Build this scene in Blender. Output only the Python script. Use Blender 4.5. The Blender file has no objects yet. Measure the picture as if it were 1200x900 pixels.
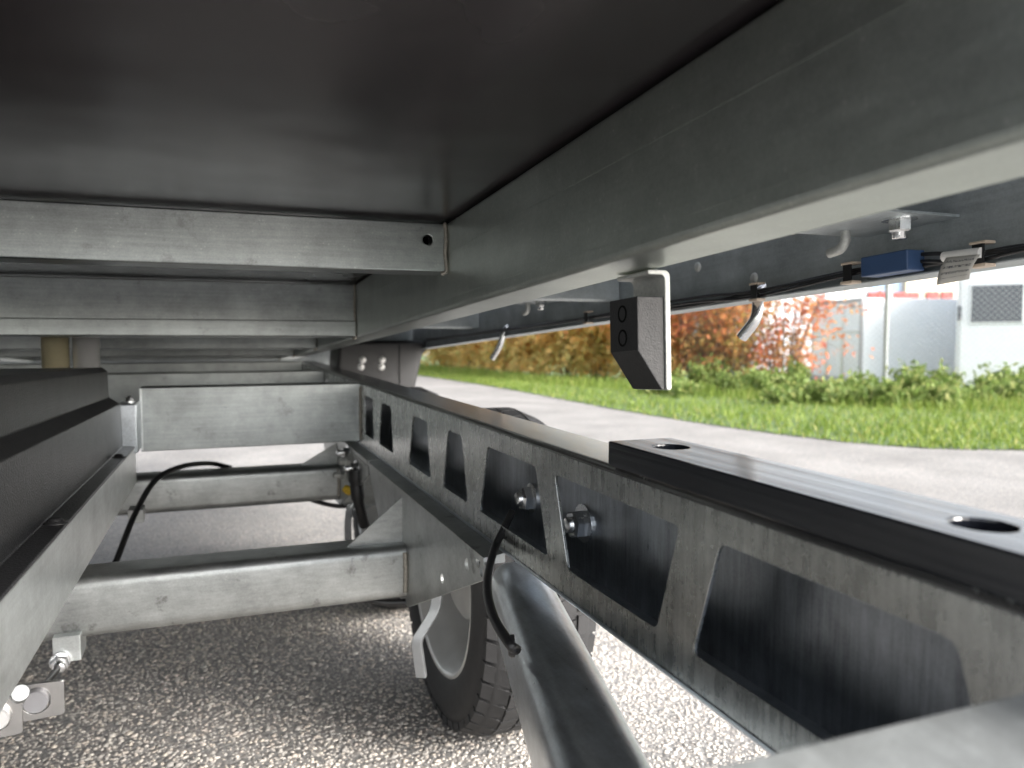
import bpy, bmesh, math, random
import numpy as np
from mathutils import Matrix, Vector
from mathutils.geometry import tessellate_polygon

random.seed(7); rng = np.random.default_rng(7)
scene = bpy.context.scene
C = scene.collection
R = math.radians
H = 0.736                                   # camera height above the asphalt

# ------------------------------------------------------------------ camera
cam_d = bpy.data.cameras.new('camera'); cam = bpy.data.objects.new('camera', cam_d)
C.objects.link(cam); scene.camera = cam
cam_d.sensor_width = 36; cam_d.lens = 36 * 900 / 1200
cam_d.clip_start = 0.01; cam_d.clip_end = 6000
YAW, PITCH = R(21.25), R(3.31)
cam.location = (0, 0, H); cam.rotation_euler = (R(90) - PITCH, 0, -YAW)
cam_d.dof.use_dof = True; cam_d.dof.focus_distance = 0.78; cam_d.dof.aperture_fstop = 6.5

# ------------------------------------------------------------------ sky, sun, exposure
SUN_EL, SUN_AZ = 30, 140                    # azimuth clockwise from +Y
world = bpy.data.worlds.new('World'); scene.world = world; world.use_nodes = True
wn = world.node_tree.nodes; wl = world.node_tree.links
sky = wn.new('ShaderNodeTexSky'); sky.sky_type = 'NISHITA'; sky.sun_disc = False
sky.sun_elevation = R(SUN_EL); sky.sun_rotation = R(SUN_AZ)
sky.air_density = 1.0; sky.dust_density = 4.0; sky.ozone_density = 1.0
hs = wn.new('ShaderNodeHueSaturation'); hs.inputs['Saturation'].default_value = 0.3
wl.new(sky.outputs[0], hs.inputs['Color'])
bg = wn['Background']; wl.new(hs.outputs[0], bg.inputs[0]); bg.inputs[1].default_value = 0.15
sd = bpy.data.lights.new('sun', 'SUN'); sun = bpy.data.objects.new('sun', sd); C.objects.link(sun)
sd.energy = 1.5; sd.angle = R(24); sd.color = (1, .955, .89)
sv = Vector((math.sin(R(SUN_AZ)) * math.cos(R(SUN_EL)), math.cos(R(SUN_AZ)) * math.cos(R(SUN_EL)), math.sin(R(SUN_EL))))
sun.rotation_euler = sv.to_track_quat('Z', 'Y').to_euler(); sun.location = (6, -3, 8)
vs = scene.view_settings
vs.view_transform = 'Standard'; vs.look = 'None'; vs.gamma = 1; vs.use_curve_mapping = False
vs.exposure = 2.05
scene.cycles.max_bounces = 14; scene.cycles.diffuse_bounces = 8; scene.cycles.glossy_bounces = 8

# ------------------------------------------------------------------ pixel rays (photograph is 1200 x 900)
_f = np.array([math.sin(YAW) * math.cos(PITCH), math.cos(YAW) * math.cos(PITCH), -math.sin(PITCH)])
_r = np.array([math.cos(YAW), -math.sin(YAW), 0.]); _u = np.cross(_r, _f); _c = np.array([0, 0, H])
def ray(x, y): return _f + _r * (x - 600) / 900 + _u * (450 - y) / 900
def atX(x, y, X): d = ray(x, y); return Vector(_c + d * (X / d[0]))
def atY(x, y, Y): d = ray(x, y); return Vector(_c + d * (Y / d[1]))
def atZ(x, y, Z): d = ray(x, y); return Vector(_c + d * ((Z - H) / d[2]))
def atD(x, y, D): return Vector(_c + ray(x, y) * D)

# ------------------------------------------------------------------ materials
def newmat(name):
    m = bpy.data.materials.new(name); m.use_nodes = True
    nt = m.node_tree
    return m, nt, nt.nodes, nt.links, nt.nodes['Principled BSDF']
def plain(name, col, rough=.5, metal=0., noise=0.12, nscale=40, bump=0.0, bscale=200, spec=.5):
    m, nt, n, l, b = newmat(name)
    b.inputs['Metallic'].default_value = metal; b.inputs['Specular IOR Level'].default_value = spec
    tc = n.new('ShaderNodeTexCoord')
    nz = n.new('ShaderNodeTexNoise'); nz.inputs['Scale'].default_value = nscale; nz.inputs['Detail'].default_value = 5
    l.new(tc.outputs['Object'], nz.inputs['Vector'])
    mx = n.new('ShaderNodeMix'); mx.data_type = 'RGBA'
    mx.inputs[6].default_value = (*[c * (1 - noise) for c in col], 1); mx.inputs[7].default_value = (*[min(1, c * (1 + noise)) for c in col], 1)
    l.new(nz.outputs[0], mx.inputs[0]); l.new(mx.outputs[2], b.inputs['Base Color'])
    mr = n.new('ShaderNodeMapRange'); mr.inputs[3].default_value = rough * .85; mr.inputs[4].default_value = min(1, rough * 1.15)
    l.new(nz.outputs[0], mr.inputs[0]); l.new(mr.outputs[0], b.inputs['Roughness'])
    if bump:
        nb = n.new('ShaderNodeTexNoise'); nb.inputs['Scale'].default_value = bscale; nb.inputs['Detail'].default_value = 3
        l.new(tc.outputs['Object'], nb.inputs['Vector'])
        bp = n.new('ShaderNodeBump'); bp.inputs['Strength'].default_value = bump; bp.inputs['Distance'].default_value = .001
        l.new(nb.outputs[0], bp.inputs['Height']); l.new(bp.outputs[0], b.inputs['Normal'])
    return m
def galv(name, col=(.40, .41, .40), rough=.42, metal=.85, streak=(40, 40, 8), speck=.25, streak_amt=.28, blotch=.25, stain=.0, midamt=.13):
    """hot dip galvanised / rolled zinc steel: blotches, rolling streaks, white specks, fine relief"""
    m, nt, n, l, b = newmat(name)
    tc = n.new('ShaderNodeTexCoord')
    def noise(vec, scale, detail=4, rgh=.6):
        t = n.new('ShaderNodeTexNoise'); t.inputs['Scale'].default_value = scale; t.inputs['Detail'].default_value = detail; t.inputs['Roughness'].default_value = rgh
        l.new(vec, t.inputs['Vector']); q = n.new('ShaderNodeMapRange'); q.inputs[1].default_value = .28; q.inputs[2].default_value = .72; l.new(t.outputs[0], q.inputs[0]); return q.outputs[0]
    mp = n.new('ShaderNodeMapping'); mp.inputs['Scale'].default_value = streak; l.new(tc.outputs['Object'], mp.inputs[0])
    st = noise(mp.outputs[0], 4, 6, .7)
    bl = noise(tc.outputs['Object'], 14, 5)
    fine = noise(tc.outputs['Object'], 420, 3)
    mid = noise(tc.outputs['Object'], 70, 4, .65)
    def math_(op, a, bb, c=None):
        t = n.new('ShaderNodeMath'); t.operation = op
        for i, v in enumerate((a, bb, c)):
            if v is None: continue
            if isinstance(v, (int, float)): t.inputs[i].default_value = v
            else: l.new(v, t.inputs[i])
        return t.outputs[0]
    s = math_('ADD', math_('MULTIPLY', math_('SUBTRACT', st, .5), streak_amt * 2), math_('MULTIPLY', math_('SUBTRACT', bl, .5), blotch * 2))
    s = math_('ADD', s, math_('MULTIPLY', math_('SUBTRACT', mid, .5), midamt))
    s = math_('ADD', s, math_('MULTIPLY', math_('SUBTRACT', fine, .5), .16))
    val = math_('ADD', s, 1.0)
    # white specks
    vo = n.new('ShaderNodeTexVoronoi'); vo.inputs['Scale'].default_value = 210; l.new(tc.outputs['Object'], vo.inputs['Vector'])
    rp = n.new('ShaderNodeMapRange'); rp.inputs[1].default_value = .30; rp.inputs[2].default_value = .14; rp.inputs[3].default_value = 0; rp.inputs[4].default_value = 1
    l.new(vo.outputs['Distance'], rp.inputs[0])
    gate = n.new('ShaderNodeMapRange'); gate.inputs[1].default_value = .5; gate.inputs[2].default_value = .95; l.new(mid, gate.inputs[0])
    sp = math_('MULTIPLY', math_('MULTIPLY', rp.outputs[0], gate.outputs[0]), speck)
    mul = n.new('ShaderNodeMix'); mul.data_type = 'RGBA'; mul.blend_type = 'MULTIPLY'; mul.inputs[0].default_value = 1
    mul.inputs[6].default_value = (*col, 1)
    cmb = n.new('ShaderNodeCombineColor'); [l.new(val, cmb.inputs[i]) for i in range(3)]; l.new(cmb.outputs[0], mul.inputs[7])
    add = n.new('ShaderNodeMix'); add.data_type = 'RGBA'; l.new(sp, add.inputs[0]); l.new(mul.outputs[2], add.inputs[6]); add.inputs[7].default_value = (.75, .76, .74, 1)
    out = add.outputs[2]
    if stain:
        sg = n.new('ShaderNodeMapRange'); sg.inputs[1].default_value = .72; sg.inputs[2].default_value = .92; l.new(noise(tc.outputs['Object'], 26, 6, .7), sg.inputs[0])
        ds = n.new('ShaderNodeMix'); ds.data_type = 'RGBA'; l.new(math_('MULTIPLY', sg.outputs[0], stain), ds.inputs[0]); l.new(out, ds.inputs[6]); ds.inputs[7].default_value = (.07, .065, .055, 1)
        out = ds.outputs[2]
    l.new(out, b.inputs['Base Color'])
    b.inputs['Metallic'].default_value = metal
    ro = n.new('ShaderNodeMapRange'); ro.inputs[1].default_value = 0; ro.inputs[2].default_value = 1; ro.inputs[3].default_value = rough * .85; ro.inputs[4].default_value = rough * 1.2
    l.new(math_('ADD', math_('MULTIPLY', st, .5), math_('MULTIPLY', mid, .5)), ro.inputs[0]); l.new(ro.outputs[0], b.inputs['Roughness'])
    bp = n.new('ShaderNodeBump'); bp.inputs['Strength'].default_value = .06; bp.inputs['Distance'].default_value = .0003
    l.new(math_('ADD', math_('MULTIPLY', fine, .5), math_('ADD', st, mid)), bp.inputs['Height']); l.new(bp.outputs[0], b.inputs['Normal'])
    return m

M = {}
M['galv_beam'] = galv('galvanised_bed', (.42, .455, .425), .35, .94, streak=(60, 2, 30), speck=.5, streak_amt=.07, blotch=.12, midamt=.10)
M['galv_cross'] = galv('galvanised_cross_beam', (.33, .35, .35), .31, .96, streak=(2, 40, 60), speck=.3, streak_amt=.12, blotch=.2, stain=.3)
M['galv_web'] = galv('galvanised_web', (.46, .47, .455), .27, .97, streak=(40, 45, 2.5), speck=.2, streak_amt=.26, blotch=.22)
M['galv_axle'] = galv('galvanised_axle', (.42, .435, .43), .40, .88, streak=(8, 30, 40), speck=.3, streak_amt=.14, blotch=.22, stain=.55)
M['galv_tube'] = galv('galvanised_tube', (.55, .59, .63), .30, .95, streak=(50, 3, 50), speck=.1, streak_amt=.14, blotch=.2)
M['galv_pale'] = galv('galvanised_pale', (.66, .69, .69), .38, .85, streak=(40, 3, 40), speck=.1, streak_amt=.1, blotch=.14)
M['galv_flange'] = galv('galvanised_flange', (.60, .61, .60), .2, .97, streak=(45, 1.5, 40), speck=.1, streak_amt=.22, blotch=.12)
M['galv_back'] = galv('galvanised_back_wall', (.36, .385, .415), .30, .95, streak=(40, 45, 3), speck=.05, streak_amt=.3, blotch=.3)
M['galv_rail'] = galv('galvanised_rail', (.40, .435, .45), .46, .6, streak=(40, 3, 40), speck=.15, streak_amt=.12)
M['zinc'] = plain('bright_zinc', (.80, .81, .82), .26, 1, .1, 90, .1, 300)
M['strap_grey'] = plain('dull_grey_steel', (.26, .27, .28), .45, .7, .15, 60)
M['zinc_cast'] = plain('cast_zinc_plate', (.52, .53, .51), .55, .6, .3, 300, .6, 700)
M['chrome'] = plain('chrome', (.80, .80, .80), .32, .6, .05)
M['gold_reflection'] = plain('ram_gold_reflection', (.78, .70, .46), .32, .6, .1, 60)  # gold reflection on the chrome ram, put into a colour
M['steel_pink'] = plain('yellow_zinc_plate', (.62, .61, .60), .22, 1, .12, 60)
M['rubber'] = plain('tyre_rubber', (.018, .018, .019), .75, 0, .3, 60, .35, 500)
M['rim'] = plain('rim_grey', (.58, .58, .57), .42, .4, .15, 30)
M['black_plastic'] = plain('black_plastic', (.014, .014, .015), .42, 0, .2, 60, .25, 900)
M['black_gloss'] = plain('black_grained_plastic', (.013, .013, .0145), .31, 0, .2, 30, .9, 420)
def pad_mat():
    m, nt, n, l, b = newmat('black_slide_pad'); tc = n.new('ShaderNodeTexCoord'); mp = n.new('ShaderNodeMapping'); mp.inputs['Scale'].default_value = (260, 2.5, 260); l.new(tc.outputs['Object'], mp.inputs[0])
    nz = n.new('ShaderNodeTexNoise'); nz.inputs['Scale'].default_value = 1; nz.inputs['Detail'].default_value = 5; l.new(mp.outputs[0], nz.inputs['Vector'])
    bp = n.new('ShaderNodeBump'); bp.inputs['Strength'].default_value = .35; bp.inputs['Distance'].default_value = .0004; l.new(nz.outputs[0], bp.inputs['Height']); l.new(bp.outputs[0], b.inputs['Normal'])
    mr = n.new('ShaderNodeMapRange'); mr.inputs[1].default_value = .3; mr.inputs[2].default_value = .7; mr.inputs[3].default_value = .1; mr.inputs[4].default_value = .26; l.new(nz.outputs[0], mr.inputs[0]); l.new(mr.outputs[0], b.inputs['Roughness'])
    b.inputs['Base Color'].default_value = (.006, .007, .010, 1); b.inputs['IOR'].default_value = 1.6
    return m
M['pad'] = pad_mat()
M['block'] = plain('black_nylon_block', (.016, .016, .0175), .5, 0, .25, 150, .4, 600)
M['cable'] = plain('black_cable', (.012, .012, .013), .4, 0, .1)
M['blue'] = plain('blue_plastic', (.035, .075, .17), .45, 0, .1)
M['beige'] = plain('beige_clip', (.55, .45, .36), .5, 0, .1)
M['yellow'] = plain('yellow_plastic', (.75, .5, .04), .45)
M['weld'] = plain('weld_bead', (.33, .31, .27), .5, .6, .4, 200, .8, 300)
M['hole'] = plain('hole_shade_black', (.003, .003, .003), .9, 0, .1, 40, 0, 200, .1)  # near-black colour standing for the shade inside holes
M['white_paint'] = plain('white_panel', (.76, .79, .83), .4, 0, .04, 3)
M['grey_frame'] = plain('grey_frame', (.34, .34, .36), .45, .4)
M['alu'] = plain('aluminium', (.60, .61, .62), .35, .8)
M['glass_dark'] = plain('dark_window', (.09, .10, .12), .2)
M['blue_glass'] = plain('blue_window', (.22, .32, .48), .12)
M['red_band'] = plain('red_cladding', (.36, .05, .045), .6)
M['cream'] = plain('cream_wall', (.66, .57, .46), .7)
M['bwhite'] = plain('white_wall', (.62, .64, .68), .7)
M['red_lamp'] = plain('red_lamp', (.42, .02, .02), .25)
M['pvc'] = plain('silver_fence', (.40, .42, .42), .45, .7)
M['bark'] = plain('shrub_bark', (.13, .095, .07), .8, 0, .3, 30, .5, 60)
M['earth'] = plain('dry_earth', (.22, .20, .15), .9, 0, .3, 2)

def floor_mat():
    m, nt, n, l, b = newmat('film_faced_plywood')
    tc = n.new('ShaderNodeTexCoord')
    nz = n.new('ShaderNodeTexNoise'); nz.inputs['Scale'].default_value = 3.5; nz.inputs['Detail'].default_value = 4; l.new(tc.outputs['Object'], nz.inputs['Vector'])
    cr = n.new('ShaderNodeValToRGB'); cr.color_ramp.elements[0].position = .3; cr.color_ramp.elements[1].position = .7
    cr.color_ramp.elements[0].color = (.019, .016, .0175, 1); cr.color_ramp.elements[1].color = (.034, .028, .030, 1)
    l.new(nz.outputs[0], cr.inputs[0]); l.new(cr.outputs[0], b.inputs['Base Color'])
    w = n.new('ShaderNodeTexNoise'); w.inputs['Scale'].default_value = 900; l.new(tc.outputs['Object'], w.inputs['Vector'])
    bp = n.new('ShaderNodeBump'); bp.inputs['Strength'].default_value = .25; bp.inputs['Distance'].default_value = .0004
    l.new(w.outputs[0], bp.inputs['Height']); l.new(bp.outputs[0], b.inputs['Normal'])
    nw = n.new('ShaderNodeTexNoise'); nw.inputs['Scale'].default_value = 2.6; nw.inputs['Detail'].default_value = 3; l.new(tc.outputs['Object'], nw.inputs['Vector'])
    b2 = n.new('ShaderNodeBump'); b2.inputs['Strength'].default_value = .16; b2.inputs['Distance'].default_value = .05; l.new(nw.outputs[0], b2.inputs['Height']); l.new(b2.outputs[0], bp.inputs['Normal'])
    rr = n.new('ShaderNodeMapRange'); rr.inputs[1].default_value = .3; rr.inputs[2].default_value = .7; rr.inputs[3].default_value = .17; rr.inputs[4].default_value = .30; l.new(nz.outputs[0], rr.inputs[0]); l.new(rr.outputs[0], b.inputs['Roughness'])
    b.inputs['Specular IOR Level'].default_value = .9
    return m
M['floor'] = floor_mat()

def asphalt_mat():
    m, nt, n, l, b = newmat('worn_aggregate_asphalt')
    tc = n.new('ShaderNodeTexCoord')
    vo = n.new('ShaderNodeTexVoronoi'); vo.inputs['Scale'].default_value = 105; l.new(tc.outputs['Object'], vo.inputs['Vector'])
    cr = n.new('ShaderNodeValToRGB'); e = cr.color_ramp.elements
    e[0].position = 0; e[0].color = (.17, .165, .16, 1); e[1].position = 1; e[1].color = (.29, .27, .25, 1)
    for p, c in ((.3, (.195, .19, .185, 1)), (.6, (.22, .213, .206, 1)), (.8, (.255, .237, .222, 1))):
        x = cr.color_ramp.elements.new(p); x.color = c
    sep = n.new('ShaderNodeSeparateColor'); l.new(vo.outputs['Color'], sep.inputs[0]); l.new(sep.outputs[0], cr.inputs[0])
    big = n.new('ShaderNodeTexNoise'); big.inputs['Scale'].default_value = 1.6; big.inputs['Detail'].default_value = 6; l.new(tc.outputs['Object'], big.inputs['Vector'])
    mr = n.new('ShaderNodeMapRange'); mr.inputs[1].default_value = .3; mr.inputs[2].default_value = .7; mr.inputs[3].default_value = .72; mr.inputs[4].default_value = 1.12; l.new(big.outputs[0], mr.inputs[0])
    gap = n.new('ShaderNodeMapRange'); gap.inputs[1].default_value = .25; gap.inputs[2].default_value = .7; gap.inputs[3].default_value = 1; gap.inputs[4].default_value = .86; l.new(vo.outputs['Distance'], gap.inputs[0])
    mm = n.new('ShaderNodeMath'); mm.operation = 'MULTIPLY'; l.new(mr.outputs[0], mm.inputs[0]); l.new(gap.outputs[0], mm.inputs[1])
    mx = n.new('ShaderNodeMix'); mx.data_type = 'RGBA'; mx.blend_type = 'MULTIPLY'; mx.inputs[0].default_value = 1
    cc = n.new('ShaderNodeCombineColor'); [l.new(mm.outputs[0], cc.inputs[i]) for i in range(3)]
    l.new(cr.outputs[0], mx.inputs[6]); l.new(cc.outputs[0], mx.inputs[7]); l.new(mx.outputs[2], b.inputs['Base Color'])
    b.inputs['Roughness'].default_value = .85
    bp = n.new('ShaderNodeBump'); bp.invert = True; bp.inputs['Strength'].default_value = .8; bp.inputs['Distance'].default_value = .004
    l.new(vo.outputs['Distance'], bp.inputs['Height']); l.new(bp.outputs[0], b.inputs['Normal'])
    return m
M['asphalt'] = asphalt_mat()
def island_ramp(name, stops, rough=.8, transl=0., spec=.3, nscale=0):
    m, nt, n, l, b = newmat(name)
    g = n.new('ShaderNodeNewGeometry'); cr = n.new('ShaderNodeValToRGB')
    e = cr.color_ramp.elements; e[0].position = stops[0][0]; e[0].color = (*stops[0][1], 1); e[1].position = stops[-1][0]; e[1].color = (*stops[-1][1], 1)
    for p, c in stops[1:-1]: x = e.new(p); x.color = (*c, 1)
    src = g.outputs['Random Per Island']
    if nscale:                               # clumps of one colour
        tc = n.new('ShaderNodeTexCoord'); nz = n.new('ShaderNodeTexNoise'); nz.inputs['Scale'].default_value = nscale; nz.inputs['Detail'].default_value = 3
        l.new(tc.outputs['Object'], nz.inputs['Vector'])
        a = n.new('ShaderNodeMath'); a.operation = 'MULTIPLY_ADD'; a.inputs[1].default_value = 2.6; a.inputs[2].default_value = -1.05; l.new(nz.outputs[0], a.inputs[0])
        k = n.new('ShaderNodeMath'); k.operation = 'MULTIPLY_ADD'; k.inputs[1].default_value = .5; l.new(src, k.inputs[0]); l.new(a.outputs[0], k.inputs[2]); src = k.outputs[0]
    l.new(src, cr.inputs[0]); l.new(cr.outputs[0], b.inputs['Base Color'])
    b.inputs['Roughness'].default_value = rough; b.inputs['Specular IOR Level'].default_value = spec
    if transl:
        t = n.new('ShaderNodeBsdfTranslucent'); l.new(cr.outputs[0], t.inputs[0]); ms = n.new('ShaderNodeMixShader'); ms.inputs[0].default_value = transl
        l.new(b.outputs[0], ms.inputs[1]); l.new(t.outputs[0], ms.inputs[2]); l.new(ms.outputs[0], n['Material Output'].inputs[0])
    return m
M['pebble'] = island_ramp('aggregate_stones', [(0, (.27, .26, .245)), (.3, (.35, .33, .305)), (.55, (.40, .375, .345)), (.75, (.44, .39, .345)), (.9, (.45, .405, .35)), (1, (.54, .51, .46))], .85, 0., .2)
M['grass'] = island_ramp('grass_blades', [(0, (.09, .15, .025)), (.5, (.15, .22, .035)), (.85, (.23, .29, .055)), (1, (.36, .34, .12))], .6, .35)
M['weed'] = island_ramp('weed_leaves', [(0, (.09, .14, .035)), (.6, (.17, .24, .06)), (1, (.32, .33, .12))], .6, .45)
M['leaf_y'] = island_ramp('olive_yellow_leaves', [(0, (.50, .50, .18)), (.35, (.72, .58, .24)), (.65, (.76, .52, .20)), (1, (.76, .38, .18))], .6, .7, nscale=1.3)
M['leaf_o'] = island_ramp('orange_leaves', [(0, (.38, .37, .12)), (.35, (.62, .42, .16)), (.65, (.70, .34, .14)), (1, (.70, .24, .16))], .6, .6, nscale=1.6)
M['leaf_r'] = island_ramp('red_orange_leaves', [(0, (.46, .30, .10)), (.4, (.56, .24, .09)), (1, (.56, .15, .11))], .6, .5, nscale=2)
M['turf'] = plain('turf_soil', (.07, .11, .03), .9, 0, .45, 3)

# ------------------------------------------------------------------ mesh helpers
class MB:
    def __init__(s): s.v = []; s.f = []; s.sm = []
    def add(s, verts, faces, smooth=False):
        o = len(s.v); s.v += [tuple(v) for v in verts]; s.f += [tuple(i + o for i in f) for f in faces]; s.sm += [smooth] * len(faces); return s
    def box(s, a, b):
        (x0, y0, z0), (x1, y1, z1) = a, b
        return s.add([(x0, y0, z0), (x1, y0, z0), (x1, y1, z0), (x0, y1, z0), (x0, y0, z1), (x1, y0, z1), (x1, y1, z1), (x0, y1, z1)],
                     [(0, 3, 2, 1), (4, 5, 6, 7), (0, 1, 5, 4), (1, 2, 6, 5), (2, 3, 7, 6), (3, 0, 4, 7)])
    def prism(s, poly, fn, t0, t1, holes=()):
        """2D outline (with holes) swept from t0 to t1; fn(u, v, t) gives the point"""
        loops = [list(poly)] + [list(h) for h in holes]
        tris = tessellate_polygon([[Vector((u, v, 0)) for u, v in lp] for lp in loops])
        flat = [p for lp in loops for p in lp]; n = len(flat)
        vv = [fn(u, v, t0) for u, v in flat] + [fn(u, v, t1) for u, v in flat]
        ff = []
        if not holes: ff += [tuple(range(n)), tuple(range(2 * n - 1, n - 1, -1))]
        else:
            ff += [tuple(t) for t in tris] + [(c + n, b + n, a + n) for a, b, c in tris]
        k = 0
        for lp in loops:
            m = len(lp)
            for i in range(m): j = (i + 1) % m; ff.append((k + i, k + j, n + k + j, n + k + i))
            k += m
        return s.add(vv, ff)
    def tube(s, pts, r, seg=12, cap=True):
        pts = [Vector(p) for p in pts]; n = len(pts); rr = r if hasattr(r, '__len__') else [r] * n
        vv, ff = [], []; prev = None
        for i, p in enumerate(pts):
            t = (pts[min(i + 1, n - 1)] - pts[max(i - 1, 0)]).normalized()
            if prev is None:
                a = Vector((0, 0, 1)) if abs(t.z) < .9 else Vector((1, 0, 0)); x = t.cross(a).normalized()
            else: x = (prev - t * prev.dot(t)).normalized()
            prev = x; y = t.cross(x)
            for k in range(seg):
                q = 2 * math.pi * k / seg; vv.append(p + (x * math.cos(q) + y * math.sin(q)) * rr[i])
        for i in range(n - 1):
            for k in range(seg):
                k2 = (k + 1) % seg; ff.append((i * seg + k, i * seg + k2, (i + 1) * seg + k2, (i + 1) * seg + k))
        s.add(vv, ff, True)
        if cap: s.add(vv[:seg], [tuple(range(seg - 1, -1, -1))]); s.add(vv[-seg:], [tuple(range(seg))])
        return s
    def lathe(s, prof, origin, axis, seg=32, smooth=True):
        o = Vector(origin); a = Vector(axis).normalized(); x = a.orthogonal().normalized(); y = a.cross(x)
        vv = [o + a * h + (x * math.cos(2 * math.pi * k / seg) + y * math.sin(2 * math.pi * k / seg)) * r for r, h in prof for k in range(seg)]
        ff = []
        for i in range(len(prof) - 1):
            for k in range(seg): k2 = (k + 1) % seg; ff.append((i * seg + k, i * seg + k2, (i + 1) * seg + k2, (i + 1) * seg + k))
        return s.add(vv, ff, smooth)
    def nut(s, origin, axis, rw=.013, rn=.009, h=.009, stud=.006, sl=.006, seg=24):
        o = Vector(origin); a = Vector(axis).normalized()
        s.lathe([(0, .0), (rw, 0), (rw, .0022), (rn * .7, .0026)], o, a, seg, False)
        s.lathe([(0, .0024), (rn, .0024), (rn * 1.0, .0024 + h * .85), (rn * .86, .0024 + h), (stud, .0024 + h)], o, a, 6, False)
        s.lathe([(stud, 0), (stud, .0024 + h + sl), (stud * .8, .0024 + h + sl + .001), (0, .0024 + h + sl + .001)], o, a, 16)
        return s
    def build(s, name, mat, parent=None, bevel=0., seg=2, matrix=None, inv=None, autos=False):
        me = bpy.data.meshes.new(name); me.from_pydata(s.v, [], s.f); me.update()
        bm = bmesh.new(); bm.from_mesh(me); bmesh.ops.recalc_face_normals(bm, faces=bm.faces); bm.to_mesh(me); bm.free()
        me.polygons.foreach_set('use_smooth', s.sm)
        me.materials.append(M[mat] if isinstance(mat, str) else mat)
        o = bpy.data.objects.new(name, me); C.objects.link(o)
        if bevel:
            b = o.modifiers.new('bevel', 'BEVEL'); b.width = bevel; b.segments = seg; b.limit_method = 'ANGLE'; b.angle_limit = R(35); b.harden_normals = False
        if matrix is not None: o.matrix_local = matrix
        if parent is not None: o.parent = parent
        return o
def tag(o, label, cat, group=None):
    o['label'] = label; o['category'] = cat
    if group: o['group'] = group
    return o
def struct(o, kind='structure'): o['kind'] = kind; return o
def empty(name, loc, rz=0):
    o = bpy.data.objects.new(name, None); C.objects.link(o); o.location = loc; o.rotation_euler = (0, 0, rz); o.empty_display_size = .2; return o
def round_poly(pts, r, n=4):
    out = []
    for i, p in enumerate(pts):
        p = Vector(p); a = (Vector(pts[i - 1]) - p); b = (Vector(pts[(i + 1) % len(pts)]) - p)
        d = min(r, a.length * .45, b.length * .45); A = p + a.normalized() * d; B = p + b.normalized() * d
        for k in range(n + 1):
            t = k / n; out.append(tuple(A * (1 - t) ** 2 + p * 2 * t * (1 - t) + B * t * t))
    return out
def circ(cx, cy, r, n=20, sx=1): return [(cx + r * sx * math.cos(2 * math.pi * k / n), cy + r * math.sin(2 * math.pi * k / n)) for k in range(n)]
def bez(P, n=16):
    """Catmull-Rom through the points"""
    P = [Vector(p) for p in P]; Q = [2 * P[0] - P[1]] + P + [2 * P[-1] - P[-2]]; out = []
    for i in range(1, len(Q) - 2):
        for k in range(n):
            t = k / n; a, b, c, d = Q[i - 1], Q[i], Q[i + 1], Q[i + 2]
            out.append(.5 * ((2 * b) + (c - a) * t + (2 * a - 5 * b + 4 * c - d) * t * t + (3 * b - a - 3 * c + d) * t ** 3))
    return out + [P[-1]]
YZ = lambda y, z, x: (x, y, z)
XZ = lambda x, z, y: (x, y, z)
XY = lambda x, y, z: (x, y, z)

# ================================================================== THE GROUND
def sheet(name, pts_grid, mat):
    rows, cols = len(pts_grid), len(pts_grid[0])
    mb = MB(); mb.add([p for r_ in pts_grid for p in r_], [(i * cols + j, i * cols + j + 1, (i + 1) * cols + j + 1, (i + 1) * cols + j) for i in range(rows - 1) for j in range(cols - 1)])
    return mb.build(name, mat)
def resample(P, n):
    P = np.array(P, float); d = np.r_[0, np.cumsum(np.linalg.norm(np.diff(P, axis=0), axis=1))]; t = np.linspace(0, d[-1], n)
    return np.stack([np.interp(t, d, P[:, k]) for k in range(P.shape[1])], 1)
EDGE = [(16, 1.0), (9, 2.2), (6.5, 2.9), (5.0, 3.5), (4.25, 4.2), (3.95, 6.4), (4.05, 10.8), (3.9, 15.4), (3.2, 24), (2, 40), (1, 60)]
LINE = [(22, -3.0), (13, 3.4), (11, 5.4), (9.7, 6.6), (8.45, 7.8), (7.2, 9.6), (5.6, 12.6), (5.2, 16), (4.6, 24), (3.4, 40), (2.4, 60)]
EB = np.array([bez([(x, y, 0) for x, y in EDGE], 8)])[0][:, :2]; LB = np.array([bez([(x, y, 0) for x, y in LINE], 8)])[0][:, :2]
struct(sheet('ground', [[(-3000, -3000, -.62), (3000, -3000, -.62)], [(-3000, 3000, -.62), (3000, 3000, -.62)]], 'earth'))
rows = []
for (ex, ey) in EB: rows.append([(-40, ey if ey > 3.4 else ey - (3.4 - ey) * .2, 0.0), (ex, ey, 0.0)])
# road: everything left of the grass edge, and all of the yard behind the camera
pl = [(-60, -60)] + [(60, -60), (60, -6)] + [(x + .25, y) for x, y in EB] + [(0, 90), (-60, 90)]
mb = MB(); tr = tessellate_polygon([[Vector((x, y, 0)) for x, y in pl]]); mb.add([(x, y, 0) for x, y in pl], tr)
struct(mb.build('road', 'asphalt'))
vg = []
for (ex, ey), (lx, ly) in zip(EB, LB):
    d = Vector((lx - ex, ly - ey)); nrm = d.normalized(); row = []
    for t in np.linspace(0, 1, 9):
        row.append((ex + d.x * t, ey + d.y * t, .006 + .035 * math.sin(math.pi * min(1, t * 1.2)) * (t > 0)))
    for k, z in ((.5, -.02), (1.2, -.3), (2.0, -.5), (4, -.55), (30, -.56)): row.append((lx + nrm.x * k, ly + nrm.y * k, z))
    vg.append(row)
struct(sheet('grass_verge', vg, 'turf'))

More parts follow.
